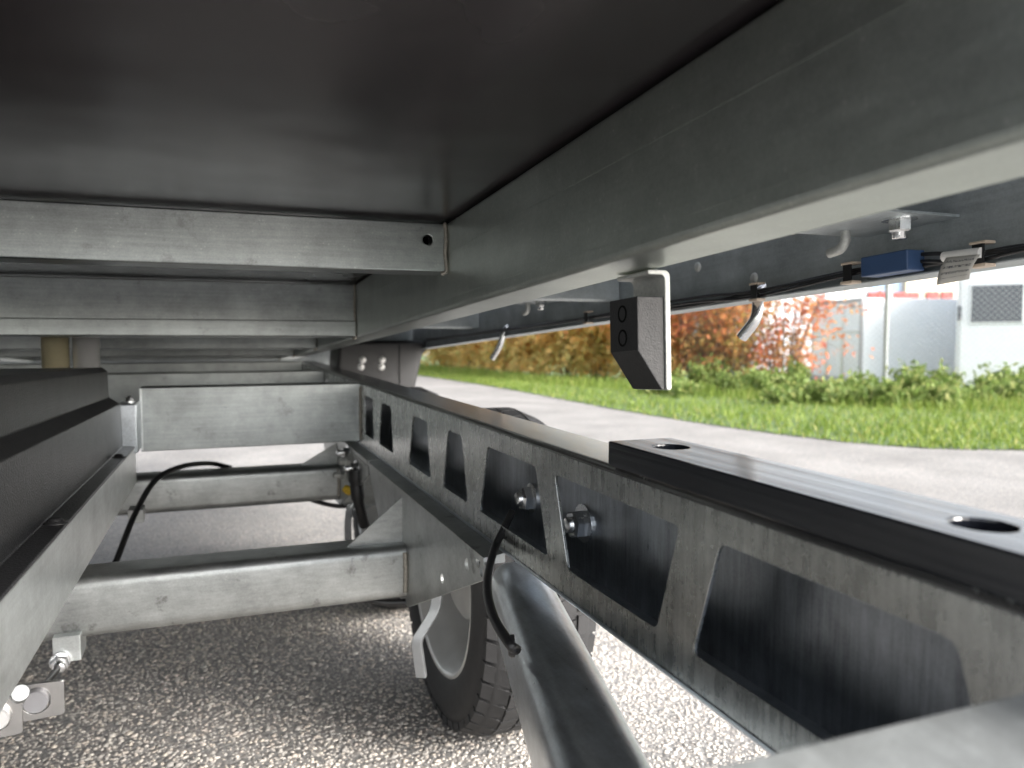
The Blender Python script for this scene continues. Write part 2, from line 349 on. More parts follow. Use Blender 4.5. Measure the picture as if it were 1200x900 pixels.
# loose and bound aggregate standing proud of the binder, near the camera
def ico():
    bm = bmesh.new(); bmesh.ops.create_icosphere(bm, subdivisions=1, radius=1); v = np.array([x.co[:] for x in bm.verts]); f = np.array([[a.index for a in x.verts] for x in bm.faces]); bm.free(); return v, f
def scatter_blobs(name, P, size, mat, flat=(.45, .8), sink=.74):
    v, f = ico(); N = len(P); nv = len(v)
    ax = rng.uniform(.65, 1.3, (N, 3)); ax[:, 2] = rng.uniform(*flat, N); ang = rng.uniform(0, 2 * np.pi, N); til = rng.normal(0, .35, N)
    V = v[None] * (1 + rng.uniform(-.22, .22, (N, nv, 1))) * ax[:, None] * size[:, None, None]
    c, s_ = np.cos(til)[:, None], np.sin(til)[:, None]; y, z = V[..., 1] * c - V[..., 2] * s_, V[..., 1] * s_ + V[..., 2] * c
    c, s_ = np.cos(ang)[:, None], np.sin(ang)[:, None]; x = V[..., 0] * c - y * s_; y = V[..., 0] * s_ + y * c
    W = np.stack([x + P[:, None, 0], y + P[:, None, 1], z + (size * (.5 - sink))[:, None] + P[:, None, 2]], -1).reshape(-1, 3)
    Fc = (f[None] + (np.arange(N) * nv)[:, None, None]).reshape(-1, 3)
    me = bpy.data.meshes.new(name); me.vertices.add(len(W)); me.vertices.foreach_set('co', W.ravel()); me.loops.add(Fc.size); me.loops.foreach_set('vertex_index', Fc.ravel())
    me.polygons.add(len(Fc)); me.polygons.foreach_set('loop_start', np.arange(0, Fc.size, 3)); me.polygons.foreach_set('loop_total', np.full(len(Fc), 3))
    me.update(calc_edges=True); me.polygons.foreach_set('use_smooth', np.ones(len(Fc), bool)); me.materials.append(M[mat])
    o = bpy.data.objects.new(name, me); C.objects.link(o); return o
sp = .0088; gx, gy = np.meshgrid(np.arange(-.75, 1.5, sp), np.arange(.95, 2.75, sp)); P = np.stack([gx.ravel(), gy.ravel(), np.zeros(gx.size)], 1)
P[:, :2] += rng.uniform(-.5, .5, (len(P), 2)) * sp * .95
crack = np.abs(P[:, 0] + .12 * np.sin(P[:, 1] * 5.1) + .05 * np.sin(P[:, 1] * 17) - .05)
crack2 = np.abs(P[:, 1] - 1.55 + .1 * np.sin(P[:, 0] * 6.0) + .04 * np.sin(P[:, 0] * 23))
keep = (rng.random(len(P)) > .1) & (crack > .004) & (crack2 > .003)
P = P[keep]; sz = rng.gamma(9, .00046, len(P)).clip(.002, .0085)
agg = struct(scatter_blobs('asphalt_aggregate', P, sz, 'pebble'), 'stuff')
agg['label'] = 'pale mixed stone chips worn proud of the asphalt'

# ================================================================== THE TRAILER
ROOT = Vector((-.2, 1.6, 0))
trailer = empty('tipping_trailer', ROOT)
tag(trailer, 'galvanised tipping trailer seen from under its raised bed, with tandem axles', 'trailer')
INV = Matrix.Translation(-ROOT)
TC = math.atan(.0086); TB = -math.atan(.0485)
MC = INV @ Matrix.Translation((0, 1, .6333)) @ Matrix.Rotation(TC, 4, 'X')      # chassis frame: y from 1 m ahead, z from the top flange
MBED = INV @ Matrix.Translation((0, 0, .8195)) @ Matrix.Rotation(TB, 4, 'X')    # bed frame: z from the underside of the long beams
def part(mb, name, mat, frame=None, bevel=.0, seg=2, sub=None):
    if sub is not None: return mb.build(name, mat, sub, bevel, seg)
    o = mb.build(name, mat, None, bevel, seg); o.parent = trailer; o.matrix_local = INV if frame is None else frame
    return o
CI = (Matrix.Translation((0, 1, .6333)) @ Matrix.Rotation(TC, 4, 'X')).inverted(); BI = (Matrix.Translation((0, 0, .8195)) @ Matrix.Rotation(TB, 4, 'X')).inverted()
toC = lambda p: CI @ Vector(p)
toB = lambda p: BI @ Vector(p)
MIDX = -.2                                                     # middle of the trailer

# ---- bed -----------------------------------------------------------------
BY0, BY1 = .185, 3.75
fl = MB().box((-1.1, BY0, .1145), (.70, BY1, .130)); part(fl, 'floor_panel', 'floor', MBED)
def bed_beam(x0, x1):
    mb = MB().box((x0, BY0, 0), (x1, BY1, .111))
    return part(mb, 'bed_beam', 'galv_beam', MBED, .0055, 4)
bb = bed_beam(.28, .34); bb2 = bed_beam(-.74, -.68)
for h_, t_ in ((.072, .0007), (.0145, .0009)):
    part(MB().box((.2796, BY0 + .002, h_), (.2803, BY1 - .002, h_ + t_)), 'rolled_line', 'galv_beam', sub=bb)
XBEAMS = (.945, 1.62, 2.28, 2.95, 3.6)
first = None
for i, y in enumerate(XBEAMS):
    tall = i >= 1
    h0 = .001 if tall else .048
    mb = MB()
    hole = [circ(.255, .088, .0062, 18)] if i == 0 else []
    mb.prism([(-.679, h0), (.279, h0), (.279, .1095), (-.679, .1095)], XZ, y, y + .004, hole)
    if tall:   # pressed step low on the face, with an inward bottom flange
        mb.box((-.679, y - .006, h0 + .001), (.2785, y - .0002, h0 + .033)); mb.box((-.679, y + .0042, h0), (.279, y + .045, h0 + .004)); mb.box((-.679, y + .0042, .1055), (.279, y + .045, .1095))
    else:
        mb.box((-.679, y + .0042, h0), (.279, y + .04, h0 + .004)); mb.box((-.679, y + .0042, .1055), (.279, y + .04, .1095)); mb.box((-.679, y + .036, h0 + .0042), (.279, y + .04, .1053))
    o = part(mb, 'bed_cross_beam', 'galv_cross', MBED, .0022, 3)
    w = MB().tube(bez([(.2775, y - .001, .110), (.2785, y - .0015, .09), (.2772, y - .001, .07), (.2785, y - .001, h0 + .002), (.272, y + .002, h0 - .003)], 5), [.0022, .003, .0022, .0028, .0024, .003, .0022, .0028] + [.0026] * 13, 8)
    part(w, 'weld_bead', 'weld', sub=o)
    if i == 0: part(MB().box((.245, y + .0345, .078), (.265, y + .0355, .098)), 'hole_shade_sheet', 'hole', sub=o)  # black sheet painted as the shade inside the hole
# outriggers between the long beam and the side rail
for y in (1.28, 2.1, 2.9):
    part(MB().box((.341, y, .052), (.716, y + .004, .118)).box((.341, y + .0042, .052), (.716, y + .036, .056)), 'outrigger', 'galv_rail', MBED, .002)
def side_rail(x, s):
    prof = [(x, .0185), (x, .1185), (x + s * .003, .1185), (x + s * .003, .30), (x + s * .03, .30), (x + s * .03, .0155), (x - s * .012, .0155), (x - s * .012, .0185)]
    return part(MB().prism(prof, XZ, BY0, BY1), 'side_rail', 'galv_rail', MBED, .0012)
rail = side_rail(.72, 1); side_rail(-1.12, -1)
rear = part(MB().box((-1.12, BY1 + .002, -.04), (.72, BY1 + .04, .30)), 'rear_sill', 'galv_rail', MBED, .002)

# guide bracket and block under the long beam
gx0 = .342; gy = .540
pl = [(gy - .004, -.0015), (gy + .046, -.0015), (gy + .046, -.014), (gy + .040, -.0985), (gy - .004, -.0985)]
gb = MB().prism(round_poly([(.326, -.0012), (gx0 + .002, -.0012), (gx0 + .005, -.0042), (gx0 + .005, -.0985), (gx0, -.0985), (gx0, -.0075), (gx0 - .0025, -.005), (.326, -.005)], .003, 3), XZ, gy - .001, gy + .05)
gb = part(gb, 'guide_bracket', 'zinc_cast', MBED, .0008)
bx = .025
blk = MB().prism([(gx0 - .0004, -.0225), (gx0 - bx, -.0225), (gx0 - bx, -.066), (gx0 - .0035, -.098), (gx0 - .0004, -.098)], XZ, gy + .001, gy + .047)
blk = part(blk, 'guide_block', 'block', bevel=.0008, sub=gb)
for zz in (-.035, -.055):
    part(MB().lathe([(.0072, -.0004), (.0072, .0003), (.0056, .0005), (.0056, -.0002), (0, -.0002)], (gx0 - bx, gy + .025, zz), (-1, 0, 0), 20, False), 'screw_hole_shade', 'hole', sub=blk)  # hole's darkness put into a black disc, no hole is cut

# items on the rail: cable run, clips, connector, tag, hooks
def RB(px, py, X=.70): return toB(atX(px, py, X))
cab = MB()
path = [RB(500, 398, .712), RB(640, 381, .708), RB(800, 357, .708), RB(880, 344, .708), RB(1000, 321, .706), RB(1075, 308, .706), RB(1140, 300, .704), RB(1200, 293, .704), RB(1300, 277, .704)]
for dy, dz, r_ in ((0, 0, .0030), (-.003, .004, .0022), (-.004, -.002, .002)):
    cab.tube(bez([p + Vector((dy, 0, dz + .004 * math.sin(i * 2.1 + dz * 900))) for i, p in enumerate(path)], 8), r_, 8)
cable = part(cab, 'cable_bundle', 'cable', MBED)
for px, py in ((888, 342), (998, 320), (1152, 298), (690, 372)):
    p = RB(px, py, .702); c = MB()
    c.box(p + Vector((-.009, -.009, -.013)), p + Vector((.006, .009, -.0095))); c.box(p + Vector((-.008, -.009, .0095)), p + Vector((.006, .009, .0125)))
    cl = part(c, 'cable_clip', 'beige', MBED, .0008); part(MB().box(p + Vector((-.0075, -.006, -.0094)), p + Vector((-.0055, .006, .0094))), 'strap', 'cable', sub=cl)
p = RB(1046, 311, .695)
part(MB().box(p + Vector((-.014, -.031, -.0095)), p + Vector((.012, .031, .0125))), 'connector_box', 'blue', MBED, .0015)
# paper tag wrapped round the cables, hanging, with rows of tiny print
def tag_mat():
    m, nt, n, l, b = newmat('printed_tag'); tc = n.new('ShaderNodeTexCoord'); sx = n.new('ShaderNodeSeparateXYZ'); l.new(tc.outputs['UV'], sx.inputs[0])
    w = n.new('ShaderNodeMath'); w.operation = 'MULTIPLY'; w.inputs[1].default_value = 4.6; l.new(sx.outputs[1], w.inputs[0])
    fr = n.new('ShaderNodeMath'); fr.operation = 'FRACT'; l.new(w.outputs[0], fr.inputs[0])
    g = n.new('ShaderNodeMath'); g.operation = 'GREATER_THAN'; g.inputs[1].default_value = .58; l.new(fr.outputs[0], g.inputs[0])
    mp = n.new('ShaderNodeMapping'); mp.inputs['Scale'].default_value = (34, 4.6, 1); l.new(tc.outputs['UV'], mp.inputs[0])
    nz = n.new('ShaderNodeTexNoise'); nz.inputs['Scale'].default_value = 1.6; l.new(mp.outputs[0], nz.inputs['Vector'])
    g2 = n.new('ShaderNodeMath'); g2.operation = 'GREATER_THAN'; g2.inputs[1].default_value = .47; l.new(nz.outputs[0], g2.inputs[0])
    ins = n.new('ShaderNodeMath'); ins.operation = 'COMPARE'; ins.inputs[1].default_value = .5; ins.inputs[2].default_value = .42; l.new(sx.outputs[0], ins.inputs[0])
    iv = n.new('ShaderNodeMath'); iv.operation = 'GREATER_THAN'; iv.inputs[1].default_value = .2; l.new(sx.outputs[1], iv.inputs[0])
    a = n.new('ShaderNodeMath'); a.operation = 'MULTIPLY'; l.new(g.outputs[0], a.inputs[0]); l.new(g2.outputs[0], a.inputs[1])
    c = n.new('ShaderNodeMath'); c.operation = 'MULTIPLY'; l.new(a.outputs[0], c.inputs[0]); l.new(ins.outputs[0], c.inputs[1])
    d = n.new('ShaderNodeMath'); d.operation = 'MULTIPLY'; l.new(c.outputs[0], d.inputs[0]); l.new(iv.outputs[0], d.inputs[1])
    mx = n.new('ShaderNodeMix'); mx.data_type = 'RGBA'; l.new(d.outputs[0], mx.inputs[0]); mx.inputs[6].default_value = (.50, .485, .45, 1); mx.inputs[7].default_value = (.12, .12, .13, 1)
    l.new(mx.outputs[2], b.inputs['Base Color']); b.inputs['Roughness'].default_value = .6
    return m
M['tag'] = tag_mat()
tl, trr, bl_, br_ = RB(1109, 302, .688), RB(1149, 298, .688), RB(1098, 334, .688), RB(1136, 327, .688)
nU, nV = 6, 6; vv = []; uv = []
for i in range(nU + 1):
    for j in range(nV + 1):
        u, v = i / nU, j / nV; q = (tl * (1 - u) + trr * u) * v + (bl_ * (1 - u) + br_ * u) * (1 - v)
        vv.append(q + Vector((-.003 * math.sin(v * math.pi), 0, 0))); uv.append((u, v))
ff = [(i * (nV + 1) + j, (i + 1) * (nV + 1) + j, (i + 1) * (nV + 1) + j + 1, i * (nV + 1) + j + 1) for i in range(nU) for j in range(nV)]
to = part(MB().add(vv, ff, True), 'paper_tag', 'tag', MBED)
ul = to.data.uv_layers.new(name='UVMap')
for lp in to.data.loops: ul.data[lp.index].uv = uv[lp.vertex_index]
sm = to.modifiers.new('thickness', 'SOLIDIFY'); sm.thickness = .0004
part(MB().tube([RB(1106, 301, .694), RB(1150, 296, .694)], .0052, 14), 'tag_sleeve', plain('tag_sleeve', (.75, .74, .72), .5), sub=to)
# rope hooks under the rail
for (ax, ay), (bx_, by_), X in (((889, 346), (869, 396), .712), ((591, 388), (577, 420), .712)):
    a = RB(ax, ay, X); b_ = RB(bx_, by_, X - .02); mid = (a * .45 + b_ * .55) + Vector((0, -.014, 0))
    up = a + Vector((.012, 0, .012))
    sc = 1 if ax > 700 else 1.0
    hk = part(MB().tube(bez([up, a, mid, b_], 8), .0078 * sc, 14), 'rope_hook', 'zinc', MBED)
# tie plate with lock nut and bent rod end
for (nx, ny, hx, hy, X, yy) in ((1054, 257, 984, 270, .66, 1), (634, 352, 617, 357, .66, 2)):
    p = RB(nx, ny, X); h = RB(hx, hy, X)
    tp = part(MB().box(Vector((X - .045, p.y - .022, p.z + .001)), Vector((.719, h.y + .02, p.z + .0045))), 'tie_plate', 'galv_rail', MBED, .0008)
    part(MB().nut(p + Vector((0, 0, .001)), (0, 0, -1), .017, .0115, .012, .0075, .006), 'lock_nut', 'zinc', sub=tp)
    h = Vector((h.x, h.y, p.z))
    part(MB().tube(bez([h + Vector((0, -.008, .002)), h + Vector((0, -.008, -.010)), h + Vector((0, 0, -.018)), h + Vector((0, .016, -.020))], 6), .0055, 12), 'rod_end', M['zinc_cast'], sub=tp)
for px, py in ((818, 313), (884, 326), (930, 268), (760, 340)):
    q = RB(px, py, .7195)
    part(MB().lathe([(0, .004), (.005, .0036), (.0075, .0015), (.008, 0)], q, (-1, 0, 0), 16), 'rivet', 'zinc_cast', MBED)

# ---- chassis (frame z = 0 at the top flange, y measured from world y = 1) --------------------
def CW(px, py, X=.31): q = toC(atX(px, py, X)); return (q.y, q.z)
CUT = [
    [(1.70, 0), (1.602, 0), (1.597, 1), (1.704, 1)],
    [(1.514, 0), (1.427, 0), (1.408, 1), (1.543, 1)],
    [(1.255, 0), (1.167, 0), (1.143, 1), (1.288, 1)],
    [(1.049, 0), (.9845, 0), (.959, 1), (1.077, 1)],
    [(.881, 0), (.731, 0), (.697, 1), (.910, 1)],
    [(.682, 0), (.465, 0), (.493, 1), (.650, 1)],
    [(.417, 0), (.2436, 0), (.215, 1), (.446, 1)],
    [(.19, 0), (.03, 0), (.05, 1), (.165, 1)],
    [(2.35, 0), (2.2, 0), (2.17, 1), (2.38, 1)], [(2.75, 0), (2.6, 0), (2.57, 1), (2.78, 1)]]
ZT, ZB = -.0268, -.1128
CY0, CY1 = -1.10, 2.15                     # chassis y range in its frame
def chassis_beam(x, s, holes):
    hs_ = [round_poly([(y - 1, ZT if k == 0 else ZB) for y, k in c], .007, 3) for c in CUT] if holes else []
    web = MB().prism([(CY0, -.0055), (CY1, -.0055), (CY1, -.1405), (CY0, -.1405)], lambda y, z, xx: (xx, y, z - (.0026 if abs(xx - x) > .001 and -.135 < z < ZB + .004 else 0)), x, x + s * .0030, hs_)
    o = part(web, 'chassis_beam', 'galv_web', MC, .0004, 2)
    # rounded top bend, flange, back wall and bottom lip
    w = .068
    prof = [(x, -.0055)] + [(x + s * (.006 - .006 * math.cos(a)), -.006 + .006 * math.sin(a)) for a in np.linspace(.05, math.pi / 2, 6)] + [(x + s * (w - .004), 0), (x + s * w, -.004)]
    prof += [(x + s * w, -.0058), (x + s * .0036, -.0058)]
    part(MB().prism(prof, XZ, CY0, CY1), 'top_flange', 'galv_flange', sub=o)
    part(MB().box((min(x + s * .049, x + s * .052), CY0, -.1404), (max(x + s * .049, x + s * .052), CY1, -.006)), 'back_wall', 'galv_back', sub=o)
    prof = [(x - s * .001, -.139), (x - s * .001, -.1415), (x + s * .002, -.145), (x + s * .052, -.145), (x + s * .052, -.1406), (x + s * .004, -.1406), (x + s * .004, -.139)]
    part(MB().prism(prof, XZ, CY0, CY1), 'bottom_flange', 'galv_tube', sub=o)
    return o
beam = chassis_beam(.31, 1, True); beam2 = chassis_beam(-.71, -1, True)
for px, py in ((618, 584), (678, 614)):
    y, z = CW(px, py, .352)
    part(MB().nut((.3588, y, z), (-1, 0, 0), .0205 if px > 640 else .018, .0152, .0135, .0085, .0045, 28), 'lock_nut', 'zinc', sub=beam)
# slide pad on the flange
y0 = CW(712, 520, .307)[0]
hol = [circ(.3385, toC(atZ(783, 516, .656)).y, .0145, 24, 1), circ(.3385, toC(atZ(1150, 597, .652)).y - .012, .0145, 24, 1)]
pad = part(MB().prism([(.3075, y0), (.369, y0), (.369, -1.06), (.3075, -1.06)], XY, .0006, .0215, hol), 'slide_pad', 'pad', MC, .0012)
for c_ in hol:
    cx = sum(q[0] for q in c_) / len(c_); cy = sum(q[1] for q in c_) / len(c_)
    part(MB().lathe([(0, .002), (.006, .002), (.0075, .006), (.0, .009)], (cx, cy, .001), (0, 0, 1), 16), 'pad_screw', 'hole', sub=pad)
part(MB().prism([(-.707, y0), (-.769, y0), (-.769, -1.06), (-.707, -1.06)], XY, .0006, .0215), 'slide_pad', 'pad', MC, .0012)
# crumbs of zinc along the pad
for px, py in ((1142, 662), (1183, 676), (750, 545)):
    q = toC(atX(px, py, .309))
    part(MB().lathe([(0, .0022), (.0018, .0014), (.0024, 0)], (.3115, q.y, .0002), (0, 0, 1), 8), 'zinc_drip', 'zinc_cast', sub=beam)

# cross members
def cross_member(y, x0, x1, z0, z1, name='cross_member', mat='galv_cross', dy=.06):
    t = .004
    mb = MB().box((x0, y, z0), (x1, y + t, z1)).box((x0, y + t + .0002, z1 - t), (x1, y + dy, z1)).box((x0, y + t + .0002, z0), (x1, y + dy, z0 + t))
    return part(mb, name, mat, MC, .003, 3)
cm = cross_member(.74, -.142, .3095, -.1345, -.0025)
part(MB().tube(bez([(.3085, .739, -.13), (.3075, .738, -.08), (.3085, .739, -.01)], 5), .0028, 8), 'weld_bead', 'weld', sub=cm)
part(MB().box((-.142, .7365, -.132), (-.138, .7398, -.004)), 'end_plate', 'galv_pale', sub=cm)
cross_member(1.35, -.709, .3095, -.10, -.003); cross_member(1.95, -.709, .3095, -.10, .004); cross_member(2.10, -.709, .3095, -.138, -.003)
# near cross member beside the camera
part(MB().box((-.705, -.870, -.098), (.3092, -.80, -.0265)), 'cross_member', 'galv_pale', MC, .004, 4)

# tray rail carrying the pump box
s_up = [(.30, .5555), (1.668, .5235)]; s_lo = [(1.668, .4545), (.30, .476)]
tray = part(MB().prism([(s_up[0][0], s_up[0][1]), s_up[1], s_lo[0], s_lo[1]], YZ, -.150, -.146), 'tray_rail', 'galv_pale', None, .0012)
part(MB().prism([s_lo[1], s_lo[0], (s_lo[0][0], s_lo[0][1] + .004), (s_lo[1][0], s_lo[1][1] + .004)], YZ, -.1502, -.19), 'lower_lip', 'galv_pale', sub=tray)
part(MB().prism([(.30, .5555), (1.668, .5235), (1.668, .4545), (.30, .476)], YZ, -.45, -.454), 'tray_rail', 'galv_pale', None, .0012)
# pump box
def zl(y): return .5235 + (1.668 - y) * .0234
bxp = MB(); secs = []
ends = (.18, 1.645)
for y in (ends[0], ends[1]):
    b0 = zl(y) + .0015
    secs.append([(-.1445, b0), (-.1445, b0 + .0035), (-.1665, b0 + .0045), (-.168, b0 + .087), (-.187, b0 + .100), (-.189, b0 + .150), (-.197, b0 + .1575), (-.30, b0 + .1575), (-.403, b0 + .1575), (-.411, b0 + .150), (-.413, b0 + .100), (-.432, b0 + .087), (-.4335, b0 + .0045), (-.4555, b0 + .0035), (-.4555, b0)])
n_ = len(secs[0])
bxp.add([(x, ends[0], z) for x, z in secs[0]] + [(x, ends[1], z) for x, z in secs[1]], [tuple(range(n_)), tuple(range(2 * n_ - 1, n_ - 1, -1))] + [(i, (i + 1) % n_, n_ + (i + 1) % n_, n_ + i) for i in range(n_)])
pump = part(bxp, 'pump_box', 'black_gloss', None, .004, 3)
for y in (1.47, .9, .45):
    part(MB().lathe([(0, .0062), (.005, .0062), (.0075, .004), (.0078, .0016), (.012, .0014), (.012, 0)], (-.1555, y, zl(y) + .0052), (0, 0, 1), 20), 'cover_screw', 'black_plastic', sub=pump)
part(MB().box((-.175, 1.647, .515), (-.14, 1.735, .612)), 'tray_bracket', 'galv_tube', None, .003)
part(MB().nut((-.158, 1.70, .612), (0, 0, 1), .011, .008, .007, .005, .002), 'bracket_bolt', 'zinc', None)
# hydraulic ram
ram = part(MB().lathe([(0, .40), (.024, .40), (.024, .785), (0, .785)], (-.236, 1.74, 0), (0, 0, 1), 40), 'hydraulic_ram', 'chrome', None)
part(MB().lathe([(0, .40), (.024, .40), (.024, .785), (0, .785)], (-.290, 1.74, 0), (0, 0, 1), 40), 'ram_reflection_rod', 'gold_reflection', sub=ram)  # the ram's gold reflection band, added as a second yellow rod
part(MB().box((-.33, 1.70, .395), (-.19, 1.79, .40)), 'ram_foot', 'galv_pale', sub=ram)

# axles
def axle(y, z, w, h, first):
    mb = MB().prism(round_poly([(y, z - h / 2), (y + w, z - h / 2), (y + w, z + h / 2), (y, z + h / 2)], .017, 5), YZ, -.69, .288)
    a = part(mb, 'axle', 'galv_axle', None)
    for p in a.data.polygons:
        if len(p.vertices) == 4: p.use_smooth = True
    a.data.set_sharp_from_angle(angle=R(40))
    w_ = MB().tube(bez([(.285, y - .001, z + h / 2 - .01), (.286, y - .002, z), (.285, y - .001, z - h / 2 + .012)], 5), .004, 8)
    part(w_, 'weld_bead', 'weld', sub=a)
    return a
AX1 = (1.215, .3555); AX2 = (1.93, .378)
ax1 = axle(AX1[0], AX1[1], .085, .088, True); ax2 = axle(AX2[0], AX2[1], .085, .088, False)
# bracket plates between axle and chassis beam
def axle_bracket(y, holes, za):
    # outline in (y, z): short nose towards the coupling, deep at the axle
    out = [(y - .385, .478), (y + .33, .488), (y + .30, .45), (y + .10, za - .062), (y - .005, za - .056), (y - .365, .449), (y - .395, .462)]
    o = part(MB().prism(out, YZ, .2885, .2925, [circ(*h_, 18) for h_ in holes]), 'axle_bracket', 'galv_axle', None, .0008)
    top = MB().prism([(.2875, .4765), (.2875, .4845), (.314, .4875), (.314, .4765)], lambda a, b, t: (a, t, b + (t - 1) * .0086), y - .385, y + .33)
    part(top, 'bracket_flange', 'galv_axle', sub=o)
    part(MB().prism([(.2883, za + .043), (.195, za + .043), (.2883, .474)], XZ, y + .030, y + .034), 'gusset', 'galv_axle', sub=o)
    return o
br = axle_bracket(AX1[0], [(*atX(px, py, .2885)[1:], r_) for px, py, r_ in ((518, 678, .0075), (547, 662, .0085), (560, 657, .0085), (564, 671, .0052))], AX1[1])
br2 = axle_bracket(AX2[0] + .01, [], AX2[1])
# wheels
def wheel(cx, cy, cz=.30, s=1):
    w0 = bpy.data.objects.new('wheel', None); C.objects.link(w0); w0.parent = trailer; w0.matrix_local = INV @ Matrix.Translation((cx, cy, cz)); w0.empty_display_size = .05
    Rr, W = .30, .094
    t = MB()
    prof = [(.192, -W + .012), (.198, -W + .003), (.21, -W - .004), (.238, -W - .008), (.265, -W - .004), (.284, -W + .006), (.2935, -W + .016), (.2975, -W + .028)]
    prof = prof + [(.2995, -W + .05), (.300, 0)] ; prof = prof + [(r_, -h_) for r_, h_ in reversed(prof[:-1])]
    t.lathe(prof, (0, 0, 0), (1, 0, 0), 72)
    ty = t.build('tyre', 'rubber', w0)
    tr_ = MB(); nb = 46                       # tread: shoulder lugs and zigzag centre blocks, each a raised block
    for k in range(nb):
        for (h0, h1, ph, sk) in ((-.096, -.054, 0, .03), (-.050, -.0205, .5, -.035), (-.0165, .0165, .1, .03), (.0205, .050, .6, -.035), (.054, .096, .2, .03)):
            a0 = 2 * math.pi * (k + ph) / nb; a1 = a0 + 2 * math.pi / nb * .80
            vv = []
            for r_ in (.290, .3035):
                for hh, da in ((h0, 0), (h1, sk)):
                    rr = r_ - (.018 if abs(hh) > .07 else 0)
                    for a in (a0 + da, a1 + da): vv.append((hh, rr * math.cos(a), rr * math.sin(a)))
            tr_.add(vv, [(0, 1, 3, 2), (4, 6, 7, 5), (0, 4, 5, 1), (2, 3, 7, 6), (0, 2, 6, 4), (1, 5, 7, 3)])
    tb = tr_.build('tread_blocks', 'rubber', w0); tb['kind'] = 'stuff'
    rm = MB()
    rm.lathe([(.196, -W + .010), (.201, -W + .003), (.197, -W - .001), (.190, -W + .004), (.187, -W + .022), (.178, -W + .03), (.172, -W + .06), (.170, .03), (.155, .052), (.075, .056), (.06, .03), (0, .03)], (0, 0, 0), (1, 0, 0), 64)
    rm.lathe([(.196, W - .010), (.201, W - .003), (.197, W + .001), (.187, W - .02), (.172, W - .03), (.170, .03)], (0, 0, 0), (1, 0, 0), 64)
    rm.build('rim', 'rim', w0)
    dr = MB().lathe([(0, -.055), (.085, -.055), (.10, -.045), (.10, .03), (0, .03)], (0, 0, 0), (1, 0, 0), 48)
    dr.build('brake_drum', 'rim', w0)
    return w0
w1 = wheel(.486, 1.395, .30); w2 = wheel(.486, 2.10, .30); wheel(-.898, 1.395, .30); wheel(-.898, 2.10, .30)
for y in (1.395, 2.10):                        # suspension arm from axle end to hub
    for sx in (1, -1):
        xa = .30 if sx > 0 else -.70
        part(MB().tube([(xa, y - .14, .355), (xa + sx * .05, y - .14, .355)], .042, 20).prism(round_poly([(y - .18, .40), (y - .10, .40), (y + .035, .325), (y + .035, .27), (y - .02, .27), (y - .18, .32)], .02, 3), YZ, xa + sx * .05, xa + sx * .075).tube([(xa + sx * .05, y, .30), (xa + sx * .16, y, .30)], .024, 16), 'suspension_arm', 'galv_axle', None, 0)
# bent strap hanging beneath the bracket by the wheel
def strap(P, wid, t, name='stay_strap'):
    P = [Vector(p) for p in P]; pts = bez(P, 6); mb = MB(); vv = []
    for i, p in enumerate(pts):
        d = (pts[min(i + 1, len(pts) - 1)] - pts[max(i - 1, 0)]).normalized(); a = Vector((.85, -.5, 0)).normalized(); n = d.cross(a).normalized()
        vv += [p - a * wid / 2 - n * t / 2, p + a * wid / 2 - n * t / 2, p + a * wid / 2 + n * t / 2, p - a * wid / 2 + n * t / 2]
    m = len(pts); ff = [(0, 1, 2, 3), (4 * m - 4, 4 * m - 1, 4 * m - 2, 4 * m - 3)]
    for i in range(m - 1):
        for k in range(4): ff.append((4 * i + k, 4 * i + (k + 1) % 4, 4 * i + 4 + (k + 1) % 4, 4 * i + 4 + k))
    return part(mb.add(vv, ff), name, 'strap_grey', None, .0012)
strap([atY(513, 695, 1.2), atY(509, 716, 1.2), atY(496, 738, 1.2), atY(489, 752, 1.2), atY(491, 772, 1.2), atY(494, 793, 1.2)], .017, .010)
strap([atY(421, 550, 1.95), atY(424, 572, 1.95), atY(412, 590, 1.94), atY(408, 610, 1.93), atY(408, 640, 1.93)], .016, .010)
# fittings at the rear bracket
for i, (px, py) in enumerate(((408, 530), (411, 540), (418, 548), (404, 556))):
    q = atX(px, py, .286)
    part(MB().nut(q, (-1, -.2, 0), .016, .012, .012, .007, .012), 'brake_fitting', 'zinc_cast' if i % 2 else 'zinc', None)
q = atX(409, 572, .28); part(MB().lathe([(.004, 0), (.011, 0), (.011, .012), (.004, .012)], q, (-.6, -.4, -.6), 18), 'brake_seal_ring', 'yellow', None)
q = atX(418, 566, .285); part(MB().tube(bez([q + Vector((0, 0, .03)), q, q + Vector((.004, .0, -.04)), q + Vector((.02, .02, -.10))], 6), [.018] * 6 + [.015] * 6 + [.012] * 7, 12), 'brake_cable_boot', 'black_plastic', None)

# drawbar arm running in towards the coupling
def drawbar(p0, p1, w, h, mir=False):
    p0, p1 = Vector(p0), Vector(p1); d = (p1 - p0).normalized(); s_ = Vector((d.y, -d.x, 0)).normalized(); up = Vector((0, 0, 1))
    prof = round_poly([(-w / 2, -h), (w / 2, -h), (w / 2, 0), (-w / 2, 0)], .027, 8)
    m = len(prof); mb = MB(); vv = [p0 + s_ * a + up * b for a, b in prof] + [p1 + s_ * a + up * b for a, b in prof]
    mb.add(vv, [(i, (i + 1) % m, m + (i + 1) % m, m + i) for i in range(m)], True); mb.add(vv[:m], [tuple(range(m))]); mb.add(vv[m:], [tuple(range(m))])
    return part(mb, 'drawbar_arm', 'galv_tube', None)
pA = (.334, .835, .4725); dirv = Vector((-.255, -1, 0)).normalized(); pB = Vector(pA) + dirv * 2.0
db = drawbar(pA, pB, .066, .085)
drawbar((-.734, .835, .4725), (-.4 - pB.x, pB.y, pB.z), .066, .085)
def cable_(pts, r_, sub=None, frame=None): return part(MB().tube(bez(pts, 10), r_, 10), 'electric_cable', 'cable', frame, sub=sub)
